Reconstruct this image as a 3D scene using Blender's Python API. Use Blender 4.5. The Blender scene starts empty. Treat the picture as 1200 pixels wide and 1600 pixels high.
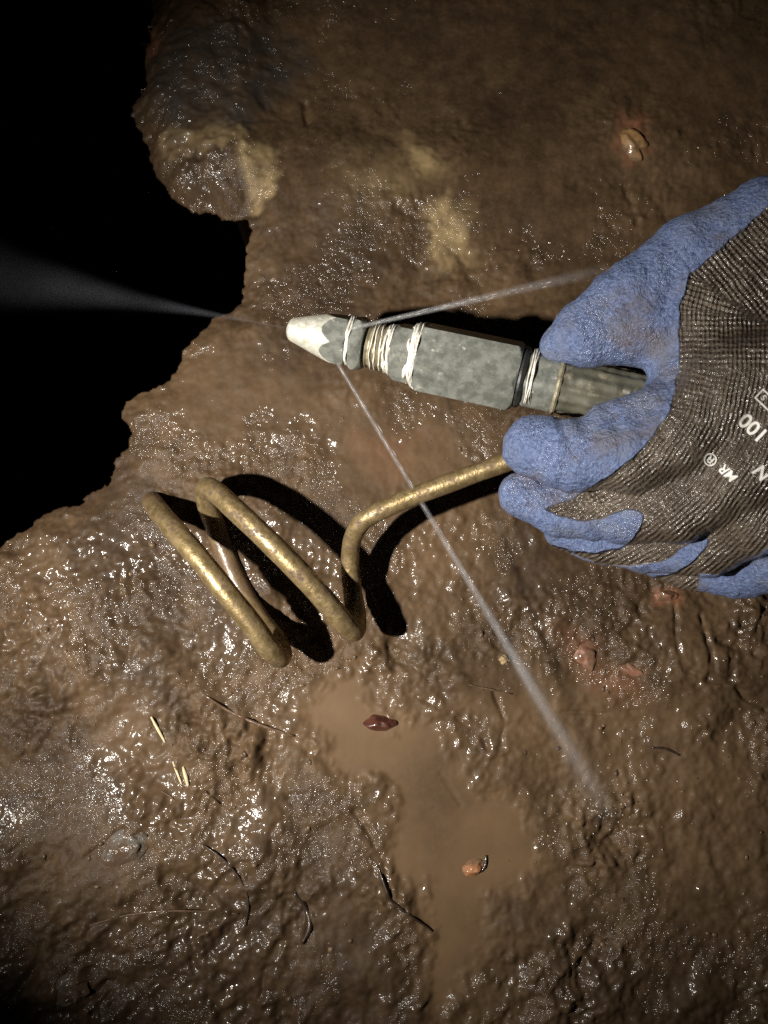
import bpy, bmesh, math, random
import numpy as np
from mathutils import Vector, Matrix, noise as mnoise
from mathutils.bvhtree import BVHTree

random.seed(7)
rng = np.random.default_rng(11)
scene = bpy.context.scene
COL = scene.collection

# ------------------------------------------------------------------ camera
TILT = math.radians(9.0)
DIST = 0.42
FPX = 1295.0                     # focal length in photo pixels (1200 x 1600)
CAM = np.array([0.0, -DIST * math.sin(TILT), DIST * math.cos(TILT)])
cam_data = bpy.data.cameras.new('camera')
cam_data.sensor_fit = 'VERTICAL'
cam_data.sensor_height = 34.6
cam_data.sensor_width = 25.95
cam_data.lens = FPX / 1600 * 34.6
cam_data.clip_start = 0.01
cam_data.clip_end = 100
cam = bpy.data.objects.new('camera', cam_data)
cam.location = CAM
cam.rotation_euler = (TILT, 0, 0)
COL.objects.link(cam)
scene.camera = cam
cam_data.dof.use_dof = True
cam_data.dof.focus_distance = 0.375
cam_data.dof.aperture_fstop = 11

# ------------------------------------------------------------------ world (night) and torch
world = bpy.data.worlds.new('World')
scene.world = world
world.use_nodes = True
wn = world.node_tree
sky = wn.nodes.new('ShaderNodeTexSky')
sky.sky_type = 'NISHITA'
sky.sun_disc = False
sky.sun_elevation = math.radians(-6)
sky.sun_rotation = math.radians(200)
bg = wn.nodes['Background']
bg.inputs['Strength'].default_value = 0.004
wn.links.new(sky.outputs['Color'], bg.inputs['Color'])

LIGHT = np.array([-0.300, -0.100, 0.44])
AIM = np.array([-0.006, 0.003, 0.0])
ld = bpy.data.lights.new('torch', 'SPOT')
ld.energy = 26.0
ld.color = (1.0, 0.955, 0.88)
ld.spot_size = math.radians(65)
ld.spot_blend = 1.0
ld.shadow_soft_size = 0.009
torch = bpy.data.objects.new('torch', ld)
torch.location = LIGHT
torch.rotation_euler = Vector(AIM - LIGHT).to_track_quat('-Z', 'Y').to_euler()
COL.objects.link(torch)

scene.view_settings.view_transform = 'Standard'
scene.view_settings.look = 'None'
scene.view_settings.exposure = 0.0
scene.view_settings.gamma = 1.0
scene.view_settings.use_curve_mapping = False
scene.render.engine = 'CYCLES'
scene.cycles.use_denoising = False     # a denoiser would wipe out the wet glints
scene.cycles.adaptive_min_samples = 48
scene.cycles.max_bounces = 4
scene.cycles.diffuse_bounces = 2
scene.cycles.glossy_bounces = 2
scene.cycles.volume_bounces = 1
scene.cycles.sample_clamp_indirect = 3.0

# ------------------------------------------------------------------ pixel <-> world
CT, ST = math.cos(TILT), math.sin(TILT)
def ray(px, py):
    cx, cy = (px - 600.0) / FPX, -(py - 800.0) / FPX
    return np.array([cx, cy * CT + ST, cy * ST - CT])
def P(px, py, z=0.0):
    d = ray(px, py)
    return CAM + d * ((z - CAM[2]) / d[2])
def PV(px, py, z=0.0):
    return Vector(P(px, py, z))
def topx(v):
    q = v - CAM
    yc = q[:, 1] * CT + q[:, 2] * ST
    zc = -q[:, 1] * ST + q[:, 2] * CT
    return np.stack([600 + FPX * q[:, 0] / -zc, 800 - FPX * yc / -zc], 1)

def sdpoly(p, poly):
    """signed distance to a polygon, positive inside"""
    poly = np.asarray(poly, float)
    d2 = np.full(len(p), 1e18); inside = np.zeros(len(p), bool)
    n = len(poly)
    for i in range(n):
        a, b = poly[i], poly[(i + 1) % n]
        e = b - a; w = p - a
        t = np.clip((w @ e) / max(e @ e, 1e-12), 0, 1)
        q = w - t[:, None] * e
        d2 = np.minimum(d2, (q * q).sum(1))
        c = (a[1] > p[:, 1]) != (b[1] > p[:, 1])
        if e[1] != 0:
            inside ^= c & (p[:, 0] < e[0] * (p[:, 1] - a[1]) / e[1] + a[0])
    d = np.sqrt(d2)
    return np.where(inside, d, -d)
def dline(p, line):
    line = np.asarray(line, float)
    d2 = np.full(len(p), 1e18)
    for i in range(len(line) - 1):
        a, b = line[i], line[i + 1]
        e = b - a; w = p - a
        t = np.clip((w @ e) / max(e @ e, 1e-12), 0, 1)
        q = w - t[:, None] * e
        d2 = np.minimum(d2, (q * q).sum(1))
    return np.sqrt(d2)
def sstep(a, b, x):
    t = np.clip((x - a) / (b - a), 0, 1)
    return t * t * (3 - 2 * t)

PERM = rng.permutation(512)
PERM = np.concatenate([PERM, PERM, PERM])
def perlin(x, y, seed=0):
    xi = np.floor(x).astype(int); yi = np.floor(y).astype(int)
    xf, yf = x - xi, y - yi
    u = xf**3 * (xf * (xf * 6 - 15) + 10); v = yf**3 * (yf * (yf * 6 - 15) + 10)
    def g(ix, iy, fx, fy):
        a = PERM[(PERM[(ix + seed * 37) & 511] + iy) & 511] * (2 * math.pi / 512)
        return np.cos(a) * fx + np.sin(a) * fy
    n00 = g(xi, yi, xf, yf); n10 = g(xi + 1, yi, xf - 1, yf)
    n01 = g(xi, yi + 1, xf, yf - 1); n11 = g(xi + 1, yi + 1, xf - 1, yf - 1)
    return 1.4 * ((n00 * (1 - u) + n10 * u) * (1 - v) + (n01 * (1 - u) + n11 * u) * v)
def fbm(x, y, sc, octv=4, seed=0, gain=0.5):
    r = 0; a = 1.0
    for o in range(octv):
        r = r + a * perlin(x / sc + 13.1 * o, y / sc - 7.7 * o, seed + o)
        sc *= 0.5; a *= gain
    return r
def worley(x, y, sc, seed=0):
    x = x / sc; y = y / sc
    xi = np.floor(x).astype(int); yi = np.floor(y).astype(int)
    f1 = np.full(x.shape, 9.0); f2 = np.full(x.shape, 9.0)
    for dx in (-1, 0, 1):
        for dy in (-1, 0, 1):
            h = PERM[(PERM[(xi + dx + seed * 51) & 511] + yi + dy) & 511]
            h2 = PERM[(h + 77) & 511]
            d = np.hypot(xi + dx + h / 512 - x, yi + dy + h2 / 512 - y)
            f2 = np.where(d < f1, f1, np.minimum(f2, d)); f1 = np.minimum(f1, d)
    return f1, f2

# ------------------------------------------------------------------ helpers
def mesh_np(name, V, F, mat=None, parent=None, smooth=True):
    me = bpy.data.meshes.new(name)
    V = np.asarray(V, np.float32); F = np.asarray(F, np.int32)
    me.vertices.add(len(V)); me.vertices.foreach_set('co', V.ravel())
    k = F.shape[1]
    me.loops.add(F.size); me.loops.foreach_set('vertex_index', F.ravel())
    me.polygons.add(len(F)); me.polygons.foreach_set('loop_start', np.arange(0, F.size, k, dtype=np.int32))
    me.update(calc_edges=True)
    me.polygons.foreach_set('use_smooth', np.full(len(F), smooth))
    if mat: me.materials.append(mat)
    o = bpy.data.objects.new(name, me); COL.objects.link(o)
    if parent: o.parent = parent
    return o
def attr(o, name, arr):
    a = o.data.attributes.new(name, 'FLOAT', 'POINT')
    a.data.foreach_set('value', np.asarray(arr, np.float32))
def tag(o, label=None, cat=None, group=None, kind=None):
    if label: o['label'] = label
    if cat: o['category'] = cat
    if group: o['group'] = group
    if kind: o['kind'] = kind
    return o
def empty(name, loc=(0, 0, 0)):
    o = bpy.data.objects.new(name, None); o.location = loc; o.empty_display_size = 0.01
    COL.objects.link(o); return o
def to_local(o, parent):
    """parent keeping world placement when the parent is an unrotated Empty"""
    o.parent = parent
    o.location = Vector(o.location) - Vector(parent.location)

def tube(name, pts, rad, mat, seg=12, caps=True, squash=None):
    pts = [Vector(p) for p in pts]; n = len(pts)
    if not hasattr(rad, '__len__'): rad = [rad] * n
    V = []; F = []
    T0 = (pts[1] - pts[0]).normalized()
    up = Vector((0, 0, 1)) if abs(T0.z) < 0.9 else Vector((0, 1, 0))
    N = (up - T0 * up.dot(T0)).normalized()
    for i in range(n):
        T = (pts[min(i + 1, n - 1)] - pts[max(i - 1, 0)]).normalized()
        N = (N - T * N.dot(T)).normalized(); B = T.cross(N)
        for k in range(seg):
            a = 2 * math.pi * k / seg
            V.append(pts[i] + (N * math.cos(a) + B * math.sin(a)) * rad[i])
    for i in range(n - 1):
        for k in range(seg):
            k2 = (k + 1) % seg
            F.append((i * seg + k, i * seg + k2, (i + 1) * seg + k2, (i + 1) * seg + k))
    me = bpy.data.meshes.new(name)
    if caps:
        F2 = F + [tuple(reversed(range(seg))), tuple(range((n - 1) * seg, n * seg))]
    else: F2 = F
    me.from_pydata([tuple(v) for v in V], [], F2)
    me.polygons.foreach_set('use_smooth', [True] * len(F) + [False] * (len(F2) - len(F)))
    if mat: me.materials.append(mat)
    o = bpy.data.objects.new(name, me); COL.objects.link(o)
    return o
def spline(pts, n=8):
    """Catmull-Rom through the points"""
    pts = [np.asarray(p, float) for p in pts]
    pts = [2 * pts[0] - pts[1]] + pts + [2 * pts[-1] - pts[-2]]
    out = []
    for i in range(1, len(pts) - 2):
        p0, p1, p2, p3 = pts[i - 1:i + 3]
        for k in range(n):
            t = k / n
            out.append(0.5 * (2 * p1 + (p2 - p0) * t + (2 * p0 - 5 * p1 + 4 * p2 - p3) * t * t + (3 * p1 - p0 - 3 * p2 + p3) * t**3))
    out.append(pts[-2])
    return out

# ------------------------------------------------------------------ node helpers
class NT:
    def __init__(s, name):
        s.m = bpy.data.materials.new(name); s.m.use_nodes = True
        s.t = s.m.node_tree; s.p = s.t.nodes['Principled BSDF']; s.out = s.t.nodes['Material Output']
    def n(s, typ, **kw):
        nd = s.t.nodes.new('ShaderNode' + typ)
        for k, v in kw.items():
            if k.startswith('i_'):
                key = k[2:]
                nd.inputs[int(key) if key.isdigit() else key.replace('_', ' ')].default_value = v
            else: setattr(nd, k, v)
        return nd
    def l(s, a, b): s.t.links.new(a, b)
    def math(s, op, a, b=None, c=None, clamp=False):
        nd = s.t.nodes.new('ShaderNodeMath'); nd.operation = op; nd.use_clamp = clamp
        for i, x in enumerate((a, b, c)):
            if x is None: continue
            if isinstance(x, (int, float)): nd.inputs[i].default_value = x
            else: s.l(x, nd.inputs[i])
        return nd.outputs[0]
    def mix(s, f, a, b):
        nd = s.t.nodes.new('ShaderNodeMix'); nd.data_type = 'RGBA'
        for i, x in ((0, f), (6, a), (7, b)):
            if isinstance(x, (int, float)): nd.inputs[i].default_value = x
            elif isinstance(x, tuple): nd.inputs[i].default_value = (*x, 1)
            else: s.l(x, nd.inputs[i])
        return nd.outputs[2]
    def noise(s, scale, detail=3, rough=0.5, coord=None, dist=0.0):
        nd = s.n('TexNoise', i_Scale=scale, i_Detail=detail, i_Roughness=rough, i_Distortion=dist)
        s.l(coord or s.coord(), nd.inputs['Vector']); return nd.outputs['Fac']
    def coord(s):
        if not hasattr(s, '_c'): s._c = s.n('NewGeometry').outputs['Position']
        return s._c
    def attr(s, name): return s.n('Attribute', attribute_name=name).outputs['Fac']
    def ramp(s, f, a, b):
        nd = s.n('MapRange', interpolation_type='SMOOTHSTEP'); nd.inputs[1].default_value = a; nd.inputs[2].default_value = b
        s.l(f, nd.inputs[0]); return nd.outputs[0]
    def bump(s, h, strength, dist, normal=None):
        nd = s.n('Bump'); nd.inputs['Distance'].default_value = dist
        if isinstance(strength, (int, float)): nd.inputs['Strength'].default_value = strength
        else: s.l(strength, nd.inputs['Strength'])
        s.l(h, nd.inputs['Height'])
        if normal: s.l(normal, nd.inputs['Normal'])
        return nd.outputs[0]
    def set(s, name, v):
        i = s.p.inputs[name]
        if isinstance(v, (int, float)): i.default_value = v
        elif isinstance(v, tuple): i.default_value = (*v, 1) if len(v) == 3 else v
        else: s.l(v, i)

def mat_mud(name, dark, light, sparkle=1.0, grey=None):
    """tone / patch / smooth / silt / clay / rust / grey are fields stored on the mesh"""
    m = NT(name)
    n2 = m.noise(110, 3, 0.6); n3 = m.noise(540, 2, 0.6)
    f = m.math('ADD', m.math('MULTIPLY', n2, 0.55), m.math('MULTIPLY', n3, 0.30))
    f = m.math('ADD', f, m.attr('tone'))
    c = m.mix(m.ramp(f, 0.15, 0.85), dark, light)
    c = m.mix(m.attr('silt'), c, (0.145, 0.088, 0.0435))
    c = m.mix(m.attr('clay'), c, (0.34, 0.245, 0.12))
    c = m.mix(m.attr('rust'), c, (0.24, 0.095, 0.048))
    if grey: c = m.mix(m.attr('grey'), c, grey)
    m.set('Base Color', c)
    m.set('Roughness', 0.62); m.set('Specular IOR Level', 0.22)
    v = m.n('TexVoronoi', feature='F1', i_Scale=340.0)
    m.l(m.coord(), v.inputs['Vector'])
    hgt = m.math('ADD', m.math('MULTIPLY', n3, 0.9), m.math('MULTIPLY', v.outputs['Distance'], -0.55))
    hgt = m.math('ADD', hgt, m.math('MULTIPLY', n2, 1.6))
    st = m.math('MULTIPLY', m.attr('patch'), sparkle)
    nrm = m.bump(hgt, st, 0.0021)
    m.l(nrm, m.p.inputs['Coat Normal'])
    m.set('Coat Weight', m.attr('wet')); m.set('Coat Roughness', 0.14); m.set('Coat IOR', 1.38)
    return m.m

def mat_simple(name, c1, c2, scale=200, rough=0.5, metal=0.0, bump=0.3, bdist=0.0006, coat=0.0, coat_rough=0.1, dirt=None, dscale=60, dlo=0.55, dhi=0.7):
    m = NT(name)
    n1 = m.noise(scale, 4, 0.6)
    c = m.mix(m.ramp(n1, 0.35, 0.65), c1, c2)
    met = metal; r = rough
    if dirt:
        d = m.ramp(m.noise(dscale, 5, 0.65), dlo, dhi)
        c = m.mix(d, c, dirt)
        met = m.math('MULTIPLY', m.math('SUBTRACT', 1.0, d), metal)
        r = m.math('ADD', m.math('MULTIPLY', d, 0.35), rough, clamp=True)
    m.set('Base Color', c); m.set('Metallic', met); m.set('Roughness', r)
    b = m.bump(m.noise(scale * 2.2, 3, 0.6), bump, bdist)
    m.set('Normal', b)
    if coat:
        m.set('Coat Weight', coat); m.set('Coat Roughness', coat_rough)
        m.l(m.bump(m.noise(scale * 1.4, 2, 0.5), bump, bdist * 1.5), m.p.inputs['Coat Normal'])
    return m.m

M = {}
M['mud'] = mat_mud('mud', (0.035, 0.0200, 0.0098), (0.119, 0.0725, 0.0360), grey=(0.038, 0.031, 0.025))
def mud_fields(o, V, **kw):
    fx, fy = V[:, 0], V[:, 1]
    attr(o, 'tone', np.clip(0.16 * fbm(fx, fy, 0.09, 4, 401, 0.6), -0.3, 0.3))
    pt = sstep(-0.35, 0.45, fbm(fx, fy, 0.045, 4, 411, 0.6))
    sm_ = kw.pop('smooth', 0)
    gr_ = kw.get('grey', 0)
    attr(o, 'patch', np.maximum((0.22 + 0.78 * pt) * (1 - 0.80 * sm_), gr_))
    attr(o, 'wet', np.maximum(0.12 + 0.88 * sstep(-0.42, 0.25, fbm(fx, fy, 0.06, 4, 421, 0.6)), gr_))
    for nm in ('silt', 'clay', 'rust', 'grey'):
        attr(o, nm, kw.get(nm, np.zeros(len(V))))

# ================================================================== GROUND
HOLE_PX = [(232, -140), (226, -40), (222, 20), (216, 90), (206, 135), (201, 165), (212, 205), (236, 262), (260, 296), (298, 320), (340, 329), (388, 333),
           (382, 380), (378, 430), (374, 468), (352, 480), (326, 490), (308, 515), (292, 545), (276, 575), (258, 596), (222, 612), (196, 632),
           (190, 652), (196, 672), (186, 700), (172, 738), (150, 768), (118, 788), (86, 796), (56, 806), (26, 830), (0, 852), (-60, 880), (-200, 930)]
HOLE = [P(a, b)[:2] for a, b in HOLE_PX] + [np.array(q) for q in ((-4.5, -0.25), (-4.5, 3.0), (-0.12, 3.0), (-0.12, 0.6))]

def axis_coords(lo, hi, step, far):
    fine = np.arange(lo, hi + step / 2, step)
    out = []; s = step; x = hi
    while x < far:
        s *= 1.22; x += s; out.append(x)
    neg = []; s = step; x = lo
    while x > -far:
        s *= 1.22; x -= s; neg.append(x)
    return np.concatenate([neg[::-1], fine, out])
STEP = 0.00085
GX = axis_coords(-0.235, 0.235, STEP, 9.0)
GY = axis_coords(-0.275, 0.34, STEP, 9.0)
X, Y = np.meshgrid(GX, GY)
x = X.ravel(); y = Y.ravel(); xy = np.stack([x, y], 1)
pxg = topx(np.stack([x, y, np.zeros_like(x)], 1))
inview = np.abs(pxg[:, 0] - 600) < 1500
# wobble used to break up traced outlines
wob = 16 * fbm(x, y, 0.03, 4, 3) + 5 * fbm(x, y, 0.006, 3, 9)

def pmask(poly, soft, wb=1.0):
    q = np.asarray(poly, float); r_ = soft + 30 * wb
    sel = np.flatnonzero((pxg[:, 0] > q[:, 0].min() - r_) & (pxg[:, 0] < q[:, 0].max() + r_) & (pxg[:, 1] > q[:, 1].min() - r_) & (pxg[:, 1] < q[:, 1].max() + r_))
    out = np.zeros(len(pxg)); out[sel] = sstep(-soft, soft, sdpoly(pxg[sel], poly) + wob[sel] * wb)
    return out
PUD = [
 [(462, 1062), (520, 1030), (572, 1022), (600, 1075), (628, 1130), (700, 1150), (748, 1165), (800, 1205), (858, 1262), (850, 1335), (815, 1400), (772, 1490), (742, 1570), (700, 1640), (630, 1640), (636, 1560), (640, 1470), (636, 1380), (604, 1290), (530, 1245), (484, 1180)],
 [(112, 1098), (196, 1072), (250, 1120), (296, 1190), (306, 1262), (250, 1232), (170, 1184)],
 [(626, 800), (720, 800), (752, 850), (744, 915), (690, 958), (640, 940), (622, 880)],
 [(836, 1128), (950, 1118), (1042, 1178), (1050, 1238), (960, 1250), (880, 1210)],
 [(1010, 1276), (1110, 1262), (1196, 1300), (1190, 1390), (1090, 1412), (1010, 1372)],
]
SMOOTH = PUD + [
 [(420, 590), (520, 600), (640, 650), (760, 680), (770, 790), (700, 960), (640, 1000), (600, 860), (600, 790), (540, 720), (440, 690), (340, 640)],
 [(520, 10), (780, 20), (1000, 20), (1180, 60), (1180, 160), (960, 180), (800, 170), (640, 120), (540, 90)],
 [(720, 200), (880, 200), (960, 260), (900, 380), (760, 380), (740, 300)],
 [(240, 600), (330, 540), (420, 600), (400, 680), (260, 690)],
 [(520, 1400), (620, 1420), (640, 1560), (560, 1560), (520, 1480)],
 [(640, 1100), (840, 1000), (1000, 1100), (1180, 1160), (1180, 1300), (900, 1300), (760, 1180)],
]
smooth = np.zeros_like(x); pud = np.zeros_like(x)
for i, q in enumerate(SMOOTH):
    w = pmask(q, 60 if i > 5 else 44, 2.4)
    smooth = np.maximum(smooth, w * (0.45 if i == 1 else 1.0 if i == 0 else 0.78 if i < 5 else 0.66))
for i, q in enumerate(PUD):
    pud = np.maximum(pud, (1.0 if i == 0 else 0.6) * pmask(q, 46, 3.2))
rough = 1 - 0.92 * smooth

h = 0.0045 * fbm(x, y, 0.16, 3, 1)
f1, f2 = worley(x + 0.006 * fbm(x, y, 0.02, 2, 5), y + 0.006 * fbm(x, y, 0.02, 2, 6), 0.016, 2)
clods = (1 - np.minimum(f1 * 1.25, 1)**2) - 0.5
patchy = sstep(-0.35, 0.5, fbm(x, y, 0.07, 3, 21))
vary = 0.45 + 0.95 * sstep(-0.5, 0.6, fbm(x, y, 0.055, 3, 25))
calm = vary * (0.42 + 0.36 * sstep(560, 780, pxg[:, 1]) + 0.34 * sstep(860, 1000, pxg[:, 1]))
h += calm * rough * (0.0013 * clods * (0.3 + patchy) + 0.0026 * fbm(x, y, 0.024, 5, 31, 0.5))
bill = np.abs(fbm(x, y, 0.012, 4, 41, 0.55))
h += calm * rough * (0.0010 - 0.0024 * bill) * (0.35 + 0.65 * patchy)
h += calm * rough * 0.0006 * np.where(inview, perlin(x / 0.0034, y / 0.0034, 51), 0)
h += 0.00035 * fbm(x, y, 0.01, 3, 61)
f1, f2 = worley(x + 0.02 * fbm(x, y, 0.05, 3, 15), y + 0.02 * fbm(x, y, 0.05, 3, 16), 0.055, 7)
h += rough * 0.0016 * (sstep(0.0, 0.45, f2 - f1) - 0.6) * vary * sstep(820, 960, pxg[:, 1])
# streaks pressed in the mud at lower right and lower left
ang = math.radians(38)
u = x * math.cos(ang) + y * math.sin(ang); v = -x * math.sin(ang) + y * math.cos(ang)
st = fbm(u * 0.35, v, 0.010, 3, 71)
h += vary * rough * 0.0014 * st * sstep(1150, 1450, pxg[:, 1])
# puddle basins, then levelled shores
h = h * (1 - 0.8 * pud) - 0.0022 * pud
h += 0.0012 * sstep(0, 1, 4 * pud * (1 - pud)) * (0.5 + 0.8 * fbm(x, y, 0.008, 3, 81))
# banks: the mud under the upper edge rises, the bottom left is a lump
h += 0.010 * np.exp(-(((pxg[:, 0] - 120) / 190)**2 + ((pxg[:, 1] - 1000) / 130)**2))
h += 0.006 * np.exp(-(((pxg[:, 0] - 150) / 190)**2 + ((pxg[:, 1] - 1330) / 100)**2))
h += 0.007 * np.exp(-(((pxg[:, 0] - 1080) / 140)**2 + ((pxg[:, 1] - 1010) / 90)**2))
h += 0.008 * np.exp(-(((pxg[:, 0] - 620) / 260)**2 + ((pxg[:, 1] - 270) / 90)**2))
h += 0.005 * np.exp(-(((pxg[:, 0] - 1060) / 110)**2 + ((pxg[:, 1] - 230) / 80)**2))
# cracks
CRACKS = [([(1052, 948), (1050, 1000), (1066, 1044), (1100, 1062)], 3.0, .004), ([(1092, 962), (1104, 1020), (1108, 1062), (1136, 1066)], 3.0, .004),
          ([(1140, 1010), (1136, 1060), (1160, 1090), (1200, 1112)], 3.5, .005), ([(652, 1088), (700, 1112), (748, 1146), (764, 1170)], 4, .004),
          ([(772, 1080), (790, 1130), (782, 1170)], 4, .004), ([(978, 300), (992, 350)], 5, .004),
          ([(460, 1380), (482, 1420), (478, 1470)], 4, .005), ([(440, 1470), (412, 1520), (408, 1560)], 5, .005),
          ([(20, 1110), (48, 1138), (40, 1180)], 4, .004), ([(556, 1268), (592, 1330), (612, 1396)], 5, .004), ([(240, 1560), (260, 1600)], 4, .005),
          ([(1000, 1110), (940, 1116), (880, 1112)], 3, .003), ([(520, 830), (555, 850)], 3, .001), ([(476, 160), (482, 195)], 3, .004),
          ([(20, 1560), (60, 1510), (70, 1470)], 5, .004), ([(300, 1500), (330, 1560), (350, 1600)], 5, .004), ([(200, 1290), (120, 1350), (60, 1390)], 4, .003),
          ([(690, 1210), (720, 1260)], 3, .001), ([(1120, 1000), (1180, 1020)], 4, .004), ([(500, 440), (520, 470), (560, 480)], 3, .002)]
for line, w, dep in CRACKS:
    q = np.asarray(line, float)
    sel = np.flatnonzero((pxg[:, 0] > q[:, 0].min() - 40) & (pxg[:, 0] < q[:, 0].max() + 40) & (pxg[:, 1] > q[:, 1].min() - 40) & (pxg[:, 1] < q[:, 1].max() + 40))
    d = dline(pxg[sel], line) + 0.3 * wob[sel]
    h[sel] -= 0.38 * dep * (0.5 + 0.8 * np.clip(0.5 + fbm(x[sel], y[sel], 0.008, 2, 95), 0, 1)) * np.exp(-(np.maximum(d, 0) / w)**2)
# splash crater where the jet strikes
rr = np.hypot(pxg[:, 0] - 958, (pxg[:, 1] - 1305))
h += -0.004 * np.exp(-(rr / 26)**2) + 0.002 * np.exp(-((rr - 46) / 22)**2) * (0.6 + fbm(x, y, 0.006, 3, 91))
# the bed the coil lies in
hole_d = -sdpoly(xy, HOLE) + (0.0035 * fbm(x, y, 0.02, 3, 101) + 0.0012 * fbm(x, y, 0.005, 2, 103)) * np.where(inview, 1, 0.3)
edge = np.clip(hole_d, 0, 0.02)
lobe = sstep(450, 370, pxg[:, 0]) * sstep(345, 325, pxg[:, 1])
h -= (1 - lobe) * 0.005 * (1 - edge / 0.02)**2
e2 = np.clip(hole_d, 0, 0.038)
h += lobe * (0.006 - 0.020 * (1 - e2 / 0.038)**2.2 + 0.0012 * fbm(x, y, 0.012, 4, 105))
drop = np.clip(-hole_d, 0, None)
h = np.where(hole_d < 0, -0.005 - np.minimum(drop * 130, 4.0) + 0.02 * fbm(x, y, 0.05, 3, 111) * sstep(0, 0.03, drop), h)
# farther ground keeps rolling
far = sstep(0.4, 2.0, np.hypot(x, y))
h += far * 0.05 * fbm(x, y, 1.5, 3, 121)

ny, nx = X.shape
idx = np.arange(nx * ny).reshape(ny, nx)
# the pit is undercut: its walls fall back below the lip
near = sstep(170, 60, dline(pxg, HOLE_PX[3:13]))
back = near * np.where(hole_d < 0, np.clip((-h - 0.010) * 0.95, 0, 0.35), 0)
x = x + 0.45 * back; y = y + 0.90 * back
F = np.stack([idx[:-1, :-1], idx[:-1, 1:], idx[1:, 1:], idx[1:, :-1]], -1).reshape(-1, 4)
ground = mesh_np('ground', np.stack([x, y, h], 1), F, M['mud'])
tag(ground, 'wet brown mud around a black pit', None, kind='structure')
silt = np.maximum(pud * 0.85, 0.6 * pmask(SMOOTH[5], 90, 2))
for q in (PUD[0], PUD[2], SMOOTH[10], SMOOTH[8]):
    silt = np.maximum(silt, 0.62 * pmask(q, 120, 3.0))
silt = np.clip(silt * (0.75 + 0.4 * fbm(x, y, 0.04, 3, 131)), 0, 1)
CLAY = [([(386, 252), (420, 246), (438, 280), (432, 322), (404, 332), (390, 300)], 14, .8), ([(660, 330), (700, 318), (722, 350), (728, 400), (680, 410), (664, 370)], 22, .75),
        ([(640, 232), (690, 250), (726, 268), (716, 290), (670, 280)], 18, .6), ([(236, 206), (300, 218), (376, 206), (376, 226), (300, 240), (250, 236)], 12, .5), ([(560, 250), (640, 240), (640, 330), (520, 320)], 40, .25)]
clay = np.zeros_like(x)
for q, s, a in CLAY:
    clay = np.maximum(clay, a * pmask(q, s, 1.4))
clay *= np.clip(0.75 + 0.6 * fbm(x, y, 0.012, 4, 141), 0, 1)
rust = np.zeros_like(x)
for q, s, a in [([(880, 985), (930, 1000), (945, 1050), (1000, 1050), (1010, 1090), (940, 1080), (890, 1040)], 26, .32), ([(1020, 915), (1060, 915), (1060, 945), (1025, 945)], 10, .6),
                ([(960, 190), (1000, 190), (1010, 240), (980, 250)], 14, .6), ([(560, 680), (640, 690), (620, 740)], 30, .25), ([(222, 20), (250, 20), (250, 70), (226, 70)], 14, .5)]:
    rust = np.maximum(rust, a * pmask(q, s, 1.0))
grey = 0.95 * pmask([(240, 80), (300, 40), (420, 40), (470, 90), (460, 150), (390, 200), (300, 212), (242, 196), (224, 150)], 24, 1.6) * np.clip(0.75 + 0.5 * fbm(x, y, 0.012, 3, 240), 0, 1)
mud_fields(ground, np.stack([x, y, h], 1), smooth=np.clip(smooth, 0, 1), silt=silt, clay=clay, rust=rust, grey=grey)
HGRID = h.reshape(ny, nx)
def gz(px_, py_):
    """height of the mud at the ground point seen at this pixel"""
    z = 0.0
    for _ in range(3):
        q = P(px_, py_, z)
        j = np.clip(np.searchsorted(GX, q[0]), 0, nx - 1); i = np.clip(np.searchsorted(GY, q[1]), 0, ny - 1)
        z = HGRID[i, j]
    return float(z)
def G(px_, py_, dz=0.0):
    z = gz(px_, py_)
    return P(px_, py_, z + dz)

# ================================================================== NOZZLE
NZ0 = P(449, 513, 0.060); NZ1 = P(1000, 628, 0.076)
AX = Vector(NZ1 - NZ0).normalized()
UPN = (Vector((0, 0, 1)) - AX * AX.z).normalized()
SIDE = AX.cross(UPN)
SC = (Vector(NZ1 - NZ0).length) / math.hypot(551, 115)     # metres per photo pixel along the axis
nozzle = empty('hose_nozzle', NZ0)
tag(nozzle, 'grey hexagonal metal jetting nozzle with pointed tip on a hose, held in the gloved hand', 'nozzle')
def lathe(name, prof, mat, hexr=None, seg=96, phase=0.0, parent=nozzle, ridges=None, jitter=0.0):
    """prof: list of (s_px, r_px); hexr limits the radius to a hexagonal prism of that across-corner radius"""
    V = []; F = []
    for si, (s, r) in enumerate(prof):
        for k in range(seg):
            a = 2 * math.pi * k / seg
            rr_ = r
            if hexr:
                ap = hexr * math.cos(math.pi / 6)
                aa = (a + phase) % (math.pi / 3) - math.pi / 6
                rr_ = min(r, ap / math.cos(aa))
            if ridges: rr_ += ridges[1] * math.cos(a * ridges[0])
            if jitter: rr_ += jitter * mnoise.noise(Vector((s * .12, math.cos(a) * 3 + s * .02, math.sin(a) * 3)))
            q = Vector(NZ0) + AX * (s * SC) + (UPN * math.cos(a) + SIDE * math.sin(a)) * (rr_ * SC)
            V.append(q - Vector(nozzle.location))
    n = len(prof)
    for i in range(n - 1):
        for k in range(seg):
            j = (k + 1) % seg
            F.append((i * seg + k, (i + 1) * seg + k, (i + 1) * seg + j, i * seg + j))
    me = bpy.data.meshes.new(name)
    me.from_pydata([tuple(v) for v in V], [], F + [tuple(range(seg)), tuple(reversed(range((n - 1) * seg, n * seg)))])
    bm = bmesh.new(); bm.from_mesh(me); bmesh.ops.recalc_face_normals(bm, faces=bm.faces); bm.to_mesh(me); bm.free()
    me.polygons.foreach_set('use_smooth', [True] * len(me.polygons))
    me.set_sharp_from_angle(angle=math.radians(24))
    me.materials.append(mat)
    o = bpy.data.objects.new(name, me); COL.objects.link(o); o.parent = parent
    return o
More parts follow.
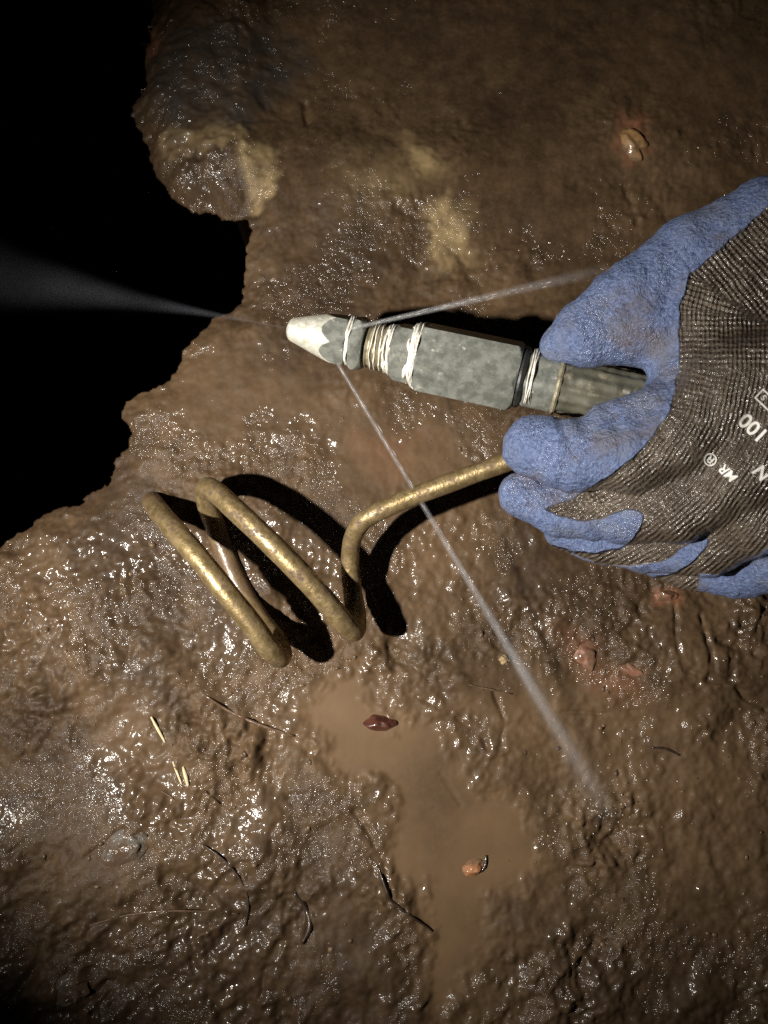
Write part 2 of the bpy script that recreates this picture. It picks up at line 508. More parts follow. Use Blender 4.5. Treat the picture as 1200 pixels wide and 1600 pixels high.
steel = mat_simple('worn_steel', (0.125, 0.13, 0.112), (0.225, 0.23, 0.20), scale=210, rough=0.55, metal=0.25, bump=0.3, bdist=0.0005, coat=0.25, coat_rough=0.35, dirt=(0.40, 0.39, 0.33), dscale=190, dlo=0.58, dhi=0.74)
bright = mat_simple('glare_lit_steel', (0.62, 0.60, 0.49), (0.88, 0.86, 0.75), scale=420, rough=0.36, metal=0.45, bump=0.6, bdist=0.0005, coat=0.5, dirt=(0.36, 0.34, 0.27), dscale=260, dlo=0.56, dhi=0.70)  # paler than the worn steel: torch glare on the tip put into the colour
tape_m = mat_simple('sealing_tape', (0.66, 0.62, 0.54), (0.80, 0.77, 0.69), scale=500, rough=0.5, bump=0.5, bdist=0.0005, dirt=(0.25, 0.19, 0.12), dscale=300, dlo=0.58, dhi=0.72)
brass = mat_simple('dirty_thread', (0.30, 0.26, 0.17), (0.46, 0.41, 0.29), scale=300, rough=0.4, metal=0.5, bump=0.3, dirt=(0.10, 0.07, 0.04), dscale=200)
rubber = mat_simple('black_rubber', (0.012, 0.012, 0.012), (0.03, 0.03, 0.028), scale=300, rough=0.45)
hose_m = mat_simple('hose_rubber', (0.065, 0.062, 0.044), (0.105, 0.10, 0.072), scale=90, rough=0.5, bump=0.35, coat=0.3, coat_rough=0.2, dirt=(0.22, 0.19, 0.13), dscale=110)
PH = math.radians(30)
def rng_prof(s0, s1, n, f): return [(s0 + (s1 - s0) * i / n, f(s0 + (s1 - s0) * i / n)) for i in range(n + 1)]
cone = lambda s: (16 + 24.5 * s / 78) * (1.0 if s > 9 else math.sqrt(max(0.0, 1 - ((9 - s) / 9.4)**2)))
lathe('nose_cone', rng_prof(0, 90, 60, cone), bright, hexr=41.2, phase=PH)
lathe('nose_hex', rng_prof(56, 104, 48, lambda s: min(cone(s) - 0.6 if s < 92 else 99, 38 + (104 - s) * 0.9)), steel, hexr=41.6, phase=PH)
lathe('front_collar', rng_prof(103, 132, 30, lambda s: min(33 + (s - 103) * 0.9, 99, 38 + (132 - s) * 0.6)), steel, hexr=45, phase=PH)
lathe('neck', [(128, 30), (185, 32)], rubber, seg=48)
lathe('thread', [(s, 32 + 3.5 * (0.5 + 0.5 * math.cos((s - 137) * 2 * math.pi / 9.0)) + 0.05 * (s - 137)) for s in np.linspace(137, 178, 60)], brass, seg=64, jitter=1.5)
lathe('mid_hex', rng_prof(176, 216, 30, lambda s: min(39 + (s - 176) * 0.8, 99)), steel, hexr=48, phase=PH)
lathe('hex_body', rng_prof(212, 376, 60, lambda s: min(46 + (s - 212) * 0.9, 50 + (376 - s) * 0.9, 99)), steel, hexr=57, phase=PH)
lathe('seal_ring', [(374, 44), (376, 47), (381, 48), (386, 46), (388, 42)], rubber, seg=64)
lathe('rear_collar', [(384, 40), (386, 43.5), (392, 44.5), (430, 44.5), (436, 43), (438, 40)], steel, hexr=47, phase=PH)
lathe('retaining_ring', [(434, 42), (435, 45.5), (438, 47), (441, 45.5), (442, 42)], brass, seg=64, jitter=1.2)
lathe('hose_sleeve', [(440, 41), (442, 43)] + [(s, 43 - (s - 442) * 0.012) for s in np.linspace(448, 566, 24)] + [(570, 38)], hose_m, ridges=(15, 1.1), jitter=2.2)
# strands of sealing tape at the joints
def strand(s0, ds, r, a0, a1, w, seedk, mat=tape_m, name='sealing_tape'):
    pts = []; rad = []
    n = 40
    for i in range(n + 1):
        t = i / n; a = a0 + (a1 - a0) * t
        s = s0 + ds * t + 3.0 * mnoise.noise(Vector((t * 4, seedk * 3.1, 0)))
        ap = None
        rr_ = r(a) if callable(r) else r
        rr_ += 1.2 + 1.5 * mnoise.noise(Vector((t * 7, seedk * 5.7, 3)))
        q = Vector(NZ0) + AX * (s * SC) + (UPN * math.cos(a) + SIDE * math.sin(a)) * (rr_ * SC)
        pts.append(q - Vector(nozzle.location)); rad.append(SC * w * (0.7 + 0.5 * mnoise.noise(Vector((t * 9, seedk, 9)))) * (0.25 + 0.75 * math.sin(math.pi * min(max(t, .03), .97))**0.5))
    o = tube(name, pts, rad, mat, seg=8); o.parent = nozzle
    return o
hexf = lambda R: (lambda a: R * math.cos(math.pi / 6) / math.cos((a + PH) % (math.pi / 3) - math.pi / 6))
k = 0
for s0, ds, r, w in [(212, 3, 46, 3.2), (216, 2, 48, 3.0), (207, 7, 47, 2.0), (220, -2, 50, 2.2), (209, 4, 46, 2.6), (204, 9, 45, 1.6), (211, 9, 49, 3.4), (222, -6, 51, 2.0), (214, 5, 48, 3.6)]:
    strand(s0, ds, r, -1.5 + random.uniform(-.2, .2), 1.75 + random.uniform(-.25, .25), w, k); k += 1
for s0, ds, r, w in [(106, 2, 39, 3.0), (109, 1, 39, 2.6), (104, 5, 39, 2.0)]:
    strand(s0, ds, r, -1.3, 1.5, w, k); k += 1
for s0, ds, r, w in [(150, 5, 36, 1.4), (157, 6, 36.5, 1.6), (166, 4, 37, 2.2), (171, 4, 38, 2.6), (175, 2, 38.5, 2.6), (144, 4, 35.5, 1.2)]:
    strand(s0, ds, r, -1.4 + random.uniform(-.2, .2), 1.8 + random.uniform(-.2, .2), w, k); k += 1
for s0, ds, r, w in [(391, 3, 45, 1.6), (396, 0, 45.5, 1.8), (400, -4, 45.5, 1.3), (393, 8, 45, 1.1)]:
    strand(s0, ds, r, -1.2, 1.3, w, k); k += 1
lathe('sealing_tape', [(201 + 24 * i / 16, 40 + 9.2 * i / 16 - (3 if i in (0, 16) else 0)) for i in range(17)], tape_m, jitter=9.0)
lathe('sealing_tape', [(164 + 20 * i / 14, 34.5 + 4 * i / 14 - (3 if i in (0, 14) else 0)) for i in range(15)], tape_m, jitter=8.0)
# hose running on through the fist and away to the right under the arm
hp = [NZ0 + np.array(AX) * (s * SC) for s in (560, 600, 660)]
hp += [np.array(v) for v in ((0.20, -0.005, 0.075), (0.26, -0.03, 0.065), (0.34, -0.09, 0.035), (0.45, -0.16, 0.012), (0.62, -0.22, 0.012))]
o = tube('hose', [Vector(p_) - Vector(nozzle.location) for p_ in spline(hp, 8)], 38 * SC, hose_m, seg=24); o.parent = nozzle

# ================================================================== COILED ROD
M['rod'] = mat_simple('muddy_brass_rod', (0.22, 0.155, 0.068), (0.36, 0.265, 0.13), scale=260, rough=0.40, metal=0.65, bump=0.45, bdist=0.0006, coat=0.3, coat_rough=0.2, dirt=(0.085, 0.053, 0.027), dscale=150, dlo=0.46, dhi=0.66)
rp = [(985, 665, .064), (890, 690, .060), (800, 719, .055), (720, 748, .049), (640, 778, .043), (595, 798, .040), (566, 815, .036), (551, 842, .028), (547, 880, .020),
      (551, 925, .016), (556, 962, .019), (553, 985, .026), (536, 972, .032), (506, 936, .037), (462, 888, .041), (410, 836, .042), (364, 793, .038), (336, 768, .031), (322, 764, .021),
      (324, 788, .012), (338, 826, .004), (358, 880, .002), (382, 930, .002), (410, 974, .007), (434, 1006, .017), (438, 1026, .026), (420, 1012, .033), (392, 974, .038), (352, 924, .042), (312, 874, .041), (276, 832, .034), (252, 804, .020), (240, 788, .006), (236, 780, -.008)]
pts = spline([P(*q) for q in rp], 8)
rod = tube('coiled_rod', pts, [0.0044 + 0.0008 * sstep(60, 90, i) + 0.00022 * mnoise.noise(Vector((i * 0.21, 3, 1))) for i in range(len(pts))], M['rod'], seg=20)
nt = NT.__new__(NT); nt.m = M['rod']; nt.t = nt.m.node_tree; nt.p = nt.t.nodes['Principled BSDF']
rv = np.array([v.co for v in rod.data.vertices])
attr(rod, 'muddy', np.clip(sstep(.017, .004, rv[:, 2]) + 0.55 * fbm(rv[:, 0], rv[:, 1], 0.008, 3, 501) * sstep(.03, .01, rv[:, 2]), 0, 1) * sstep(.30, .28, np.abs(rv[:, 0])))
lk = nt.p.inputs['Base Color'].links[0].from_socket
nt.set('Base Color', nt.mix(nt.attr('muddy'), lk, (0.11, 0.066, 0.034)))
lk = nt.p.inputs['Metallic'].links[0].from_socket
nt.set('Metallic', nt.math('MULTIPLY', lk, nt.math('SUBTRACT', 1.0, nt.attr('muddy'))))
tag(rod, 'muddy brass-coloured metal rod coiled like a corkscrew, lying on the mud', 'rod')

# ================================================================== GLOVED HAND
def J(px_, py_, z, r): return np.append(P(px_, py_, z), r)
chains = {
 'thumb': [J(1330, 385, .098, .027), J(1200, 372, .096, .0235), J(1085, 410, .092, .0190), J(985, 468, .089, .0155), J(905, 518, .085, .0112), J(872, 540, .082, .0078)],
 'thumb_ball': [J(1200, 450, .096, .022), J(1090, 478, .092, .0185), J(1000, 514, .089, .0145), J(920, 540, .086, .0090)],
 'index': [J(1150, 600, .112, .0165), J(1065, 680, .104, .0150), J(980, 712, .096, .0145), J(890, 712, .087, .0142), J(834, 698, .081, .0132)],
 'index_fold': [J(1030, 646, .098, .0115), J(950, 668, .092, .0105)],
 'middle': [J(1165, 720, .104, .0170), J(1060, 790, .088, .0145), J(975, 800, .074, .0130), J(880, 798, .066, .0115), J(812, 772, .064, .0095)],
 'ring': [J(1185, 800, .090, .0160), J(1100, 850, .068, .0140), J(1010, 850, .052, .0125), J(930, 842, .044, .0108), J(880, 826, .042, .0095)],
 'little': [J(1225, 870, .072, .0140), J(1160, 890, .050, .0125), J(1080, 885, .036, .0110), J(1030, 872, .030, .0095)],
}
palm = [(J(1150, 600, .112, .0165), J(1500, 560, .135, .024)), (J(1165, 720, .104, .017), J(1500, 600, .130, .026)), (J(1185, 800, .090, .016), J(1500, 650, .120, .025)),
        (J(1225, 870, .072, .014), J(1500, 690, .105, .022)), (J(1330, 440, .098, .026), J(1500, 560, .120, .026)), (J(1240, 560, .100, .020), J(1330, 640, .100, .024)),
        (J(1180, 470, .096, .015), J(1120, 560, .100, .012)), (J(1120, 520, .098, .012), J(1092, 610, .098, .011)), (J(1066, 480, .092, .012), J(1056, 560, .090, .0070)), (J(1056, 560, .090, .0070), J(1038, 650, .092, .0115)), (J(1100, 560, .094, .014), J(1080, 640, .094, .014)),
        (J(1500, 600, .125, .030), J(1680, 590, .145, .031)), (J(1200, 720, .085, .018), J(1400, 640, .100, .026))]
STEPH = 0.0014
allj = np.array([j for c_ in chains.values() for j in c_] + [j for ab in palm for j in ab])
lo = (allj[:, :3] - allj[:, 3:4]).min(0) - 0.006; hi = (allj[:, :3] + allj[:, 3:4]).max(0) + 0.006
dims = np.ceil((hi - lo) / STEPH).astype(int)
gx_, gy_, gz_ = [np.float32(lo[i]) + np.arange(dims[i], dtype=np.float32) * np.float32(STEPH) for i in range(3)]
PX, PY, PZ = np.meshgrid(gx_, gy_, gz_, indexing='ij')
def rcone(a, b):
    e = (b[:3] - a[:3]).astype(np.float32); L = float(e @ e)
    wx, wy, wz = PX - np.float32(a[0]), PY - np.float32(a[1]), PZ - np.float32(a[2])
    t = np.clip((wx * e[0] + wy * e[1] + wz * e[2]) / L, 0, 1)
    return np.sqrt((wx - t * e[0])**2 + (wy - t * e[1])**2 + (wz - t * e[2])**2) - (np.float32(a[3]) + t * np.float32(b[3] - a[3]))
def smin(a, b, k_):
    hh = np.clip(0.5 + 0.5 * (b - a) / k_, 0, 1)
    return b + (a - b) * hh - k_ * hh * (1 - hh)
sdf = None
for a, b in palm:
    d = rcone(a, b); sdf = d if sdf is None else smin(sdf, d, np.float32(0.009))
for nm, ch in chains.items():
    fd = None
    for a, b in zip(ch[:-1], ch[1:]):
        d = rcone(a, b); fd = d if fd is None else smin(fd, d, np.float32(0.003))
    sdf = smin(sdf, fd, np.float32(0.0035 if not nm.startswith('thumb') else 0.008))
del PX, PY, PZ, d, fd
def surface_nets(S, origin, step):
    nx_, ny_, nz_ = S.shape
    neg = S < 0
    corners = [(i, j, k_) for i in (0, 1) for j in (0, 1) for k_ in (0, 1)]
    cnt = sum(neg[i:nx_ - 1 + i, j:ny_ - 1 + j, k_:nz_ - 1 + k_].astype(np.int8) for i, j, k_ in corners)
    act = (cnt > 0) & (cnt < 8)
    ci = np.argwhere(act)
    vid = np.full(act.shape, -1, np.int32); vid[act] = np.arange(len(ci))
    acc = np.zeros((len(ci), 3)); num = np.zeros(len(ci))
    for a in corners:
        for ax in range(3):
            if a[ax]: continue
            b = list(a); b[ax] = 1
            sa = S[ci[:, 0] + a[0], ci[:, 1] + a[1], ci[:, 2] + a[2]]; sb = S[ci[:, 0] + b[0], ci[:, 1] + b[1], ci[:, 2] + b[2]]
            m_ = (sa < 0) != (sb < 0)
            t = np.where(m_, sa / np.where(m_, sa - sb, 1), 0)
            pos = np.array(a, float)[None] + np.eye(3)[ax][None] * t[:, None]
            acc[m_] += pos[m_]; num[m_] += 1
    V = origin + (ci + acc / num[:, None]) * step
    Fs = []
    for ax in range(3):
        o1, o2 = [(1, 2), (2, 0), (0, 1)][ax]
        sl0 = [slice(None)] * 3; sl1 = [slice(None)] * 3
        sl0[ax] = slice(0, -1); sl1[ax] = slice(1, None)
        ch = neg[tuple(sl0)] != neg[tuple(sl1)]
        e = np.argwhere(ch)
        ok = (e[:, o1] > 0) & (e[:, o2] > 0) & (e[:, o1] < act.shape[o1]) & (e[:, o2] < act.shape[o2])
        e = e[ok]
        fl = neg[tuple(sl0)][e[:, 0], e[:, 1], e[:, 2]]
        def cell(d1, d2):
            q = e.copy(); q[:, o1] -= d1; q[:, o2] -= d2
            return vid[q[:, 0], q[:, 1], q[:, 2]]
        quad = np.stack([cell(1, 1), cell(0, 1), cell(0, 0), cell(1, 0)], 1)
        quad[~fl] = quad[~fl][:, ::-1]
        Fs.append(quad)
    return V, np.concatenate(Fs)
HV, HF = surface_nets(sdf, lo, STEPH)
# relax the grid pattern
for _ in range(3):
    acc = np.zeros_like(HV); num = np.zeros(len(HV))
    for a in range(4):
        i0, i1 = HF[:, a], HF[:, (a + 1) % 4]
        for s_, t_ in ((i0, i1), (i1, i0)):
            np.add.at(acc, s_, HV[t_]); np.add.at(num, s_, 1)
    HV = 0.45 * HV + 0.55 * acc / np.maximum(num, 1)[:, None]
hpx = topx(HV)
DARK = [(1500, 150), (1300, 255), (1200, 322), (1132, 384), (1078, 428), (1062, 480), (1062, 570), (1047, 640), (1004, 702), (952, 745), (890, 782), (846, 796), (852, 806), (850, 840), (835, 856), (870, 900), (1000, 960), (1100, 980), (1500, 1000), (1900, 600)]
S1 = [(755, 740), (785, 738), (828, 772), (862, 802), (922, 814), (985, 796), (1004, 812), (986, 846), (930, 864), (860, 852), (790, 815), (755, 780)]
S2 = [(890, 866), (950, 884), (1030, 878), (1072, 852), (1092, 838), (1106, 846), (1078, 882), (1030, 900), (950, 902), (895, 888)]
S3 = [(1092, 898), (1150, 892), (1196, 856), (1300, 780), (1340, 830), (1200, 930), (1120, 945), (1090, 925)]
wobh = 2.5 * fbm(hpx[:, 0], hpx[:, 1], 24, 3, 300)
def rounded(q):
    q = [np.append(np.array(p_, float), 0) for p_ in q]
    return [p_[:2] for p_ in spline(q + [q[0]], 6)][:-1]
S1, S2, S3 = rounded(S1), rounded(S2), rounded(S3)
coat = np.maximum.reduce([sdpoly(hpx, S1), sdpoly(hpx, S2), sdpoly(hpx, S3), -sdpoly(hpx, DARK)]) + wobh
ring_d = dline(hpx, DARK[:13])
bmh = bpy.data.meshes.new('tmp'); bpy.data.meshes.remove(bmh)

m = NT('glove')
isblue = m.ramp(m.attr('coat'), -2.0, 2.0)
pal = m.ramp(m.math('MULTIPLY', m.attr('palm'), -1.0), 0.45, 0.6)
isblue = m.math('MAXIMUM', isblue, pal)
# blue sandy coating
nb = m.noise(620, 4, 0.75); nb2 = m.noise(45, 4, 0.6)
blue = m.mix(m.ramp(nb, 0.3, 0.7), (0.060, 0.082, 0.175), (0.155, 0.205, 0.355))
blue = m.mix(m.math('MULTIPLY', m.ramp(nb2, 0.48, 0.70), 0.65), blue, (0.15, 0.165, 0.215))
mudm = m.ramp(m.noise(34, 5, 0.75), 0.47, 0.72)
blue = m.mix(m.math('MULTIPLY', mudm, 0.7), blue, (0.105, 0.075, 0.055))
# dark knit
u = m.attr('flow'); w = m.attr('along')
jig = m.math('MULTIPLY', m.math('SUBTRACT', m.noise(170, 3, 0.6), 0.5), 5.0)
u2 = m.math('ADD', u, jig)
rid = m.math('MULTIPLY', m.math('SINE', m.math('MULTIPLY', u2, 2 * math.pi / 7.2)), m.ramp(m.noise(260, 2, 0.5), 0.25, 0.62))
dots = m.math('SINE', m.math('MULTIPLY', m.math('ADD', w, m.math('MULTIPLY', jig, 1.2)), 2 * math.pi / 8.5))
nk = m.noise(60, 4, 0.6)
knit = m.mix(m.ramp(nk, 0.35, 0.7), (0.075, 0.056, 0.040), (0.125, 0.098, 0.072))
knit = m.mix(m.ramp(rid, -0.9, 0.6), m.mix(0.55, knit, (0.02, 0.015, 0.010)), knit)
m.set('Base Color', m.mix(isblue, knit, blue))
m.set('Roughness', m.math('ADD', m.math('MULTIPLY', isblue, 0.28), 0.5))
m.set('Specular IOR Level', 0.35)
hk = m.math('ADD', m.math('MULTIPLY', rid, 0.5), m.math('MULTIPLY', m.math('MULTIPLY', dots, m.attr('dots')), 0.45))
hk = m.math('ADD', hk, m.math('MULTIPLY', m.noise(650, 2, 0.6), 2.0))
hb = m.math('ADD', m.math('MULTIPLY', m.noise(800, 3, 0.7), 2.2), m.math('MULTIPLY', m.noise(260, 3, 0.6), 2.6))
hh = m.math('ADD', m.math('MULTIPLY', hk, m.math('SUBTRACT', 1.0, isblue)), m.math('MULTIPLY', hb, isblue))
hh = m.math('ADD', hh, m.math('MULTIPLY', isblue, 1.2))
nrm = m.bump(hh, 0.9, 0.0007)
m.set('Normal', nrm)
wetp = m.ramp(m.noise(38, 3, 0.6), 0.42, 0.66)
m.set('Coat Weight', m.math('MAXIMUM', m.math('MULTIPLY', m.math('SUBTRACT', 1.0, isblue), 0.8), wetp))
m.set('Coat Roughness', 0.16)
m.l(nrm, m.p.inputs['Coat Normal'])
M['glove'] = m.m

person = empty('person', P(1300, 600, 0.0))
tag(person, 'hand in blue and dark grey knit work glove gripping nozzle and rod', 'person')
glove = mesh_np('work_glove', HV, HF, M['glove'])
glove.data.update()
NRM = np.zeros(len(HV) * 3, np.float32); glove.data.vertices.foreach_get('normal', NRM); NRM = NRM.reshape(-1, 3)
# gentle cloth wrinkles
wr = 0.0007 * fbm(hpx[:, 0] + 40 * HV[:, 2] / .05, hpx[:, 1], 46, 3, 310) + 0.0003 * fbm(hpx[:, 0], hpx[:, 1] + 300 * HV[:, 2], 12, 2, 320)
for cl, wd, dp in (([(872, 652), (892, 690), (884, 742), (866, 776)], 7, .0016), ([(948, 636), (972, 684), (970, 732)], 8, .0014), ([(1020, 640), (1034, 672)], 7, .0012),
                   ([(948, 420), (980, 452), (984, 500)], 9, .0013), ([(1040, 380), (1052, 430), (1040, 480)], 10, .0012), ([(905, 490), (925, 520)], 7, .0009), ([(850, 790), (880, 822), (876, 850)], 7, .0012),
                   ([(930, 812), (944, 850)], 7, .0010), ([(1120, 330), (1100, 372)], 9, .0010)):
    dd = dline(hpx, cl) + 1.5 * fbm(hpx[:, 0], hpx[:, 1], 20, 2, 330)
    dp *= 0.42
    wr += -dp * np.exp(-(dd / wd)**2) + 0.35 * dp * np.exp(-((np.abs(dd) - 2.2 * wd) / wd)**2)
HV2 = HV + NRM * wr[:, None]
glove.data.vertices.foreach_set('co', HV2.astype(np.float32).ravel()); glove.data.update()
attr(glove, 'coat', coat)
attr(glove, 'flow', ring_d)
# coordinate along the ridge lines
bl = np.asarray(DARK[1:13], float); seglen = np.r_[0, np.cumsum(np.hypot(*np.diff(bl, axis=0).T))]
best = np.full(len(hpx), 1e9); along = np.zeros(len(hpx))
for i in range(len(bl) - 1):
    e = bl[i + 1] - bl[i]; w_ = hpx - bl[i]
    t = np.clip((w_ @ e) / (e @ e), 0, 1); dd = np.hypot(*(w_ - t[:, None] * e).T)
    mm = dd < best; best[mm] = dd[mm]; along[mm] = (seglen[i] + t * math.hypot(*e))[mm]
attr(glove, 'along', along)
attr(glove, 'dots', 0.25 + 0.75 * sstep(680, 480, hpx[:, 1]))
hidden = (NRM[:, 2])
attr(glove, 'palm', hidden)
glove.parent = person; glove.location = -Vector(person.location)
bvh = BVHTree.FromPolygons([tuple(v) for v in HV2], [tuple(f) for f in HF.tolist()])

# print on the back of the glove
ink = mat_simple('white_print', (0.62, 0.60, 0.54), (0.75, 0.73, 0.68), scale=400, rough=0.55, bump=0.2)
CA = math.cos(math.radians(223.5)); SA = math.sin(math.radians(223.5))
def cast(px_, py_, off=0.0004):
    d = Vector(ray(px_, py_)).normalized()
    hit = bvh.ray_cast(Vector(CAM), d)
    if hit[0] is None: hit = (Vector(P(px_, py_, 0.115)), Vector((0, 0, 1)))
    nn = hit[1] if hit[1].dot(d) < 0 else -hit[1]
    return hit[0] - d * off
def put_print(me, cx, cy, size, name):
    V = []
    for v in me.vertices:
        a, b = v.co.x * size, v.co.y * size
        V.append(cast(cx + a * CA + b * SA, cy + a * SA - b * CA) + Vector((0, 0, 0)))
    for v, q in zip(me.vertices, V): v.co = q
    me.materials.append(ink)
    o = bpy.data.objects.new(name, me); COL.objects.link(o)
    o.parent = glove
    return o
def text_mesh(s, bold=0.0, shear=0.0):
    cu = bpy.data.curves.new('print', 'FONT'); cu.body = s; cu.align_x = 'CENTER'; cu.align_y = 'CENTER'; cu.offset = bold; cu.shear = shear; cu.resolution_u = 4
    to = bpy.data.objects.new('print', cu); COL.objects.link(to)
    dg = bpy.context.evaluated_depsgraph_get()
    me = bpy.data.meshes.new_from_object(to.evaluated_get(dg))
    bpy.data.objects.remove(to); bpy.data.curves.remove(cu)
    bm = bmesh.new(); bm.from_mesh(me)
    bmesh.ops.triangulate(bm, faces=bm.faces)
    bm.to_mesh(me); bm.free()
    return me
put_print(text_mesh('100', 0.02), 1178, 668, 33, 'printed_number')
put_print(text_mesh('MR', 0.012, 0.25), 1139, 740, 22, 'printed_word')
put_print(text_mesh('\u00ae', 0.008), 1111, 717, 27, 'printed_mark')
put_print(text_mesh('N', 0.02, 0.25), 1193, 740, 30, 'printed_letter')
put_print(text_mesh('S', 0.01), 1194, 621, 13, 'printed_letter')
bm = bmesh.new()
def bar(x0, y0, x1, y1):
    n = 10
    for i in range(n):
        if x1 - x0 > y1 - y0: q = [(x0 + (x1 - x0) * i / n, y0), (x0 + (x1 - x0) * (i + 1) / n, y0), (x0 + (x1 - x0) * (i + 1) / n, y1), (x0 + (x1 - x0) * i / n, y1)]
        else: q = [(x0, y0 + (y1 - y0) * i / n), (x1, y0 + (y1 - y0) * i / n), (x1, y0 + (y1 - y0) * (i + 1) / n), (x0, y0 + (y1 - y0) * (i + 1) / n)]
        bm.faces.new([bm.verts.new((a, b, 0)) for a, b in q])
# box outline: its near corner sits at photo pixel (1180, 620)
bar(-44, 0, 0, 2.2); bar(-44, -18, 0, -15.8); bar(-2.2, -15.8, 0, 0); bar(-44, -15.8, -41.8, 0)
me = bpy.data.meshes.new('printed_box'); bm.to_mesh(me); bm.free()
put_print(me, 1180, 620, 1.0, 'printed_box')

# sleeve beyond the frame
sl = mat_simple('dark_sleeve', (0.03, 0.028, 0.025), (0.06, 0.055, 0.05), scale=120, rough=0.7, bump=0.5)
sp = [P(1590, 592, .140), P(1700, 592, .148), P(1900, 600, .165), P(2300, 620, .20), P(2700, 640, .24)]
o = tube('sleeve', [Vector(p_) - Vector(person.location) for p_ in spline(sp, 6)], [0.036 + 0.0009 * i + 0.0012 * math.sin(i * 1.9) for i in range(25)], sl, seg=28)
o.parent = person

# ================================================================== WATER JETS
def jet_material(name, density, fade0, fade1, noise_amp=0.0, color=(0.93, 0.92, 0.95), r0=0.001, k2=0.01, pw=1.6, thin=False):
    m = bpy.data.materials.new(name); m.use_nodes = True
    t = m.node_tree; t.nodes.clear()
    out = t.nodes.new('ShaderNodeOutputMaterial'); vol = t.nodes.new('ShaderNodeVolumePrincipled')
    vol.inputs['Color'].default_value = (*color, 1); vol.inputs['Anisotropy'].default_value = 0.0
    t.links.new(vol.outputs[0], out.inputs['Volume'])
    tc = t.nodes.new('ShaderNodeTexCoord'); sx = t.nodes.new('ShaderNodeSeparateXYZ')
    t.links.new(tc.outputs['Object'], sx.inputs[0])
    mr = t.nodes.new('ShaderNodeMapRange'); mr.interpolation_type = 'SMOOTHSTEP'
    mr.inputs[1].default_value = fade0; mr.inputs[2].default_value = fade1; mr.inputs[3].default_value = density; mr.inputs[4].default_value = 0.0
    t.links.new(sx.outputs['Z'], mr.inputs[0])
    res = mr.outputs[0]
    def mth(op, a, b, clamp=False):
        nd = t.nodes.new('ShaderNodeMath'); nd.operation = op; nd.use_clamp = clamp
        for i_, q_ in enumerate((a, b)):
            if isinstance(q_, (int, float)): nd.inputs[i_].default_value = q_
            else: t.links.new(q_, nd.inputs[i_])
        return nd.outputs[0]
    r2_ = mth('ADD', mth('MULTIPLY', sx.outputs['X'], sx.outputs['X']), mth('MULTIPLY', sx.outputs['Y'], sx.outputs['Y']))
    Rz = mth('ADD', mth('MULTIPLY', mth('MULTIPLY', sx.outputs['Z'], sx.outputs['Z']), k2), r0)
    fall = mth('SUBTRACT', 1.0, mth('DIVIDE', r2_, mth('MULTIPLY', Rz, Rz)), True)
    res = mth('MULTIPLY', res, mth('POWER', fall, pw))
    if thin: res = mth('MULTIPLY', res, mth('DIVIDE', 0.011, Rz))
    if noise_amp:
        nz = t.nodes.new('ShaderNodeTexNoise'); nz.inputs['Scale'].default_value = 60; nz.inputs['Detail'].default_value = 4
        mp = t.nodes.new('ShaderNodeMapping'); mp.inputs['Scale'].default_value = (1, 1, 0.35)
        t.links.new(tc.outputs['Object'], mp.inputs[0]); t.links.new(mp.outputs[0], nz.inputs['Vector'])
        r2 = t.nodes.new('ShaderNodeMapRange'); r2.inputs[1].default_value = 0.35; r2.inputs[2].default_value = 0.7; r2.inputs[3].default_value = 1 - noise_amp; r2.inputs[4].default_value = 1 + noise_amp
        t.links.new(nz.outputs['Fac'], r2.inputs[0])
        mu = t.nodes.new('ShaderNodeMath'); mu.operation = 'MULTIPLY'
        t.links.new(res, mu.inputs[0]); t.links.new(r2.outputs[0], mu.inputs[1]); res = mu.outputs[0]
    t.links.new(res, vol.inputs['Density'])
    try: m.cycles.volume_step_rate = 1.0
    except Exception: pass
    return m
def jet(name, a, b, radii, mat, seg=20):
    """a closed cone of spray along its own local Z"""
    a = Vector(a); b = Vector(b); L = (b - a).length; n = len(radii)
    o = tube(name, [(0, 0, L * i / (n - 1)) for i in range(n)], radii, mat, seg=seg)
    o.location = a; o.rotation_euler = (b - a).to_track_quat('Z', 'Y').to_euler()
    return o
m = NT('water_drop'); m.set('Base Color', (0.88, 0.87, 0.86)); m.set('Roughness', 0.25); m.set('Transmission Weight', 0.15); m.set('IOR', 1.33)
M['drop'] = m.m
OCT = [(1, 0, 0), (0, 1, 0), (-1, 0, 0), (0, -1, 0), (0, 0, 1), (0, 0, -1)]
OCF = [(0, 1, 4), (1, 2, 4), (2, 3, 4), (3, 0, 4), (1, 0, 5), (2, 1, 5), (3, 2, 5), (0, 3, 5)]
def streaks(L, R, n, pw, rad, length, zmax=1.0, zmin=0.0):
    """broken threads of water: slim spindles strewn along the jet, thickest near its mouth"""
    V = []; F = []
    for i in range(n):
        t = zmin + (zmax - zmin) * random.random()**pw
        z = t * L; rr_ = R(z) * min(1.0, abs(random.gauss(0, 0.42))); a = random.uniform(0, 6.283)
        r_ = random.uniform(*rad) * (1 - 0.45 * t); l_ = random.uniform(*length) * (1 - 0.75 * t)
        c_ = (rr_ * math.cos(a), rr_ * math.sin(a), z + l_)
        sl = rr_ / max(z, 0.01) 
        b0 = len(V)
        for q in OCT:
            V.append((c_[0] + q[0] * r_ + q[2] * l_ * sl * math.cos(a) * 0.6, c_[1] + q[1] * r_ + q[2] * l_ * sl * math.sin(a) * 0.6, c_[2] + q[2] * max(l_, r_)))
        F += [tuple(b0 + k_ for k_ in f) for f in OCF]
    return V, F
